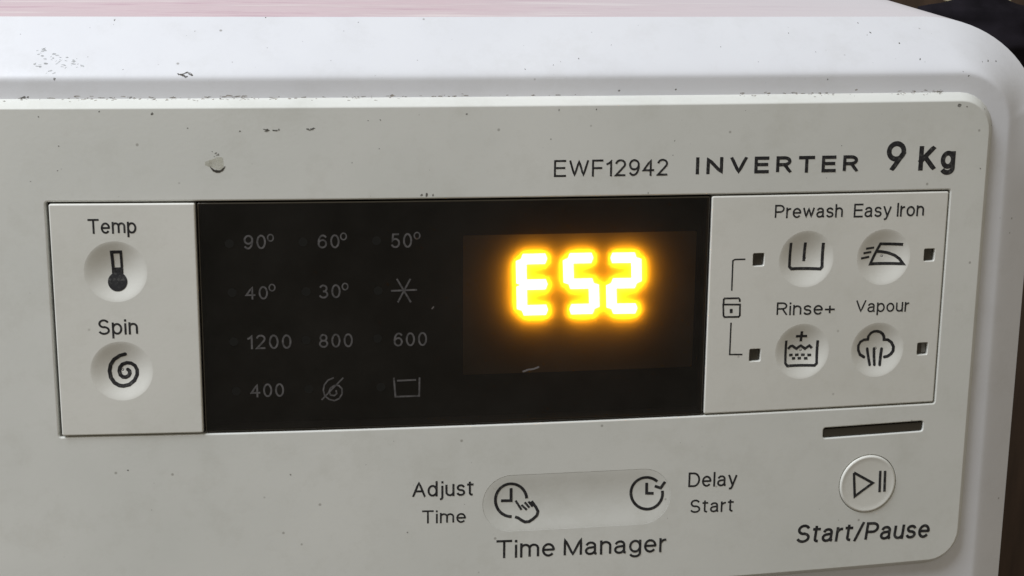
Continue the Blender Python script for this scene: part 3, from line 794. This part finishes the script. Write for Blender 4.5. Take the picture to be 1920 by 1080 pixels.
o = mb.build('dirt_specks', 'dirt', housing, smooth=False); o['kind'] = 'stuff'
# grime caught along the joint above the fascia
mb = MB()
clumps = [(random.uniform(-12, 240), random.uniform(1.0, 9.0), random.uniform(.2, 1.0)) for _ in range(34)]
def seam(u): return SK * .8 * (u - 120)
for cu, spread, dense in clumps:
    for _ in range(int(1 + 4 * dense)):
        u = random.gauss(cu, spread)
        if not -12 < u < 241: continue
        blob(mb, (u, 87.5 + seam(u) + abs(random.gauss(0, .10 + .35 * dense * dense))), random.uniform(.08, .30) * (1 + dense * .5), oh, random.uniform(1.4, 2.6), random.uniform(-.15, .15))
o = mb.build('joint_grime', 'brown_dirt', housing, smooth=False); o['kind'] = 'stuff'
# the same grime spilling on to the fascia's top bevel
mb = MB()
for cu, spread, dense in clumps[::2]:
    for _ in range(int(2 + 8 * dense)):
        u = random.gauss(cu, spread)
        if not -12 < u < 238: continue
        blob(mb, (u, 87.35 + seam(u) - abs(random.gauss(0, .25))), random.uniform(.08, .26), of, random.uniform(1.4, 2.4), random.uniform(-.2, .2))
o = mb.build('joint_grime', 'brown_dirt', fascia, smooth=False); o['kind'] = 'stuff'
mb = MB()
for u, v in CHIPS:
    for _ in range(3): blob(mb, (u + random.gauss(0, 1.0), v + random.gauss(0, .5)), random.uniform(.12, .42), oh, random.uniform(1.2, 2.2), random.uniform(-.4, .8))
o = mb.build('paint_chips', 'chip', housing, smooth=False); o['kind'] = 'stuff'
mb = MB()
for pl in VSCRATCH:
    q = resample(pl, .5)
    for c in q: blob(mb, c, .28, oh, 1.5, random.uniform(-.6, .6))
o = mb.build('dark_mark', 'dirt', housing, smooth=False)
# stain over a dark crescent, two dark marks, left of the model number
c = DROPS[0]
mb = MB(); blob(mb, (c[0] + .1, c[1] - .2), 2.0, lambda u, v: P(u, v, .02)); blob(mb, (c[0] - 1.6, c[1] - .3), 1.0, lambda u, v: P(u, v, .026))
mb.build('stain', 'stain', fascia, smooth=False)
mb = MB()
def fl(u, v): return P(u, v, .05)
for i in range(15):
    a = math.radians(205 + 130 * i / 14)
    blob(mb, (c[0] + .35 + 2.0 * math.cos(a), c[1] - .25 + 2.1 * math.sin(a)), .16 + .34 * math.sin(math.pi * i / 14), fl, 1.3, a + 1.57)
for _ in range(7): blob(mb, (c[0] + random.gauss(0, .7), c[1] + 2.0 + random.gauss(0, .4)), random.uniform(.12, .3), fl, 1.5, random.uniform(-.8, .3))
mb.build('dark_mark', 'dirt', fascia, smooth=False)
for j, c in enumerate(DROPS[1:]):
    mb = MB()
    for _ in range(16 if j == 0 else 9):
        x = random.uniform(-1, 1); blob(mb, (c[0] + x * (1.9 - .7 * j), c[1] - .2 + .25 * x * x + random.gauss(0, .14)), random.uniform(.12, .34), fl, 1.6, random.uniform(-.3, .3))
    mb.build('dark_mark', 'dirt', fascia, smooth=False)

# ------------------------------------------------------------------ dark corner behind the machine
def box(name, lo, hi, mat, bevel=.004):
    import bmesh
    bm = bmesh.new(); bmesh.ops.create_cube(bm, size=1)
    for v in bm.verts: v.co = Vector((lo[i] + (v.co[i] + .5) * (hi[i] - lo[i]) for i in range(3)))
    bmesh.ops.bevel(bm, geom=bm.edges[:], offset=bevel, segments=2, affect='EDGES')
    me = bpy.data.meshes.new(name); bm.to_mesh(me); bm.free(); me.materials.append(M[mat])
    o = bpy.data.objects.new(name, me); COL.objects.link(o); return o
wall = box('wall', (-1.2, .72, 0), (1.6, .80, 1.9), 'wall'); wall['kind'] = 'structure'
floor = box('floor', (-1.2, -1.0, -.05), (1.6, .715, -.002), 'wall'); floor['kind'] = 'structure'
# a pale batten and a dark navy shape of unknown kind, just seen past the rounded corner
p0 = P(417, 107.6, -420); p1 = P(452, 113, -420)
batten = box('wooden_batten', (p0.x, p0.y, p0.z), (p1.x, p0.y + .02, p1.z + .012), 'batten', .001)
batten['label'] = 'pale yellowish batten at the top right corner behind the washing machine'
batten['category'] = 'batten'
import bmesh
bm = bmesh.new(); bmesh.ops.create_icosphere(bm, subdivisions=4, radius=1)
from mathutils import noise as mnoise
cc = P(430, 88, -400)
for v in bm.verts:
    k_ = 1 + .22 * mnoise.noise(v.co * Vector((1.2, 1.2, 4.0)) + Vector((3, 1, 0)))
    v.co = Vector((v.co.x * .048 * k_, v.co.y * .02 * k_, v.co.z * .026 * k_)) + cc
me = bpy.data.meshes.new('lump'); bm.to_mesh(me); bm.free()
me.polygons.foreach_set('use_smooth', [True] * len(me.polygons)); me.materials.append(M['lump'])
lump = bpy.data.objects.new('dark_lump', me); COL.objects.link(lump)
lump['label'] = 'dark navy shape in the shadow behind the rounded corner'
lump['category'] = 'lump'
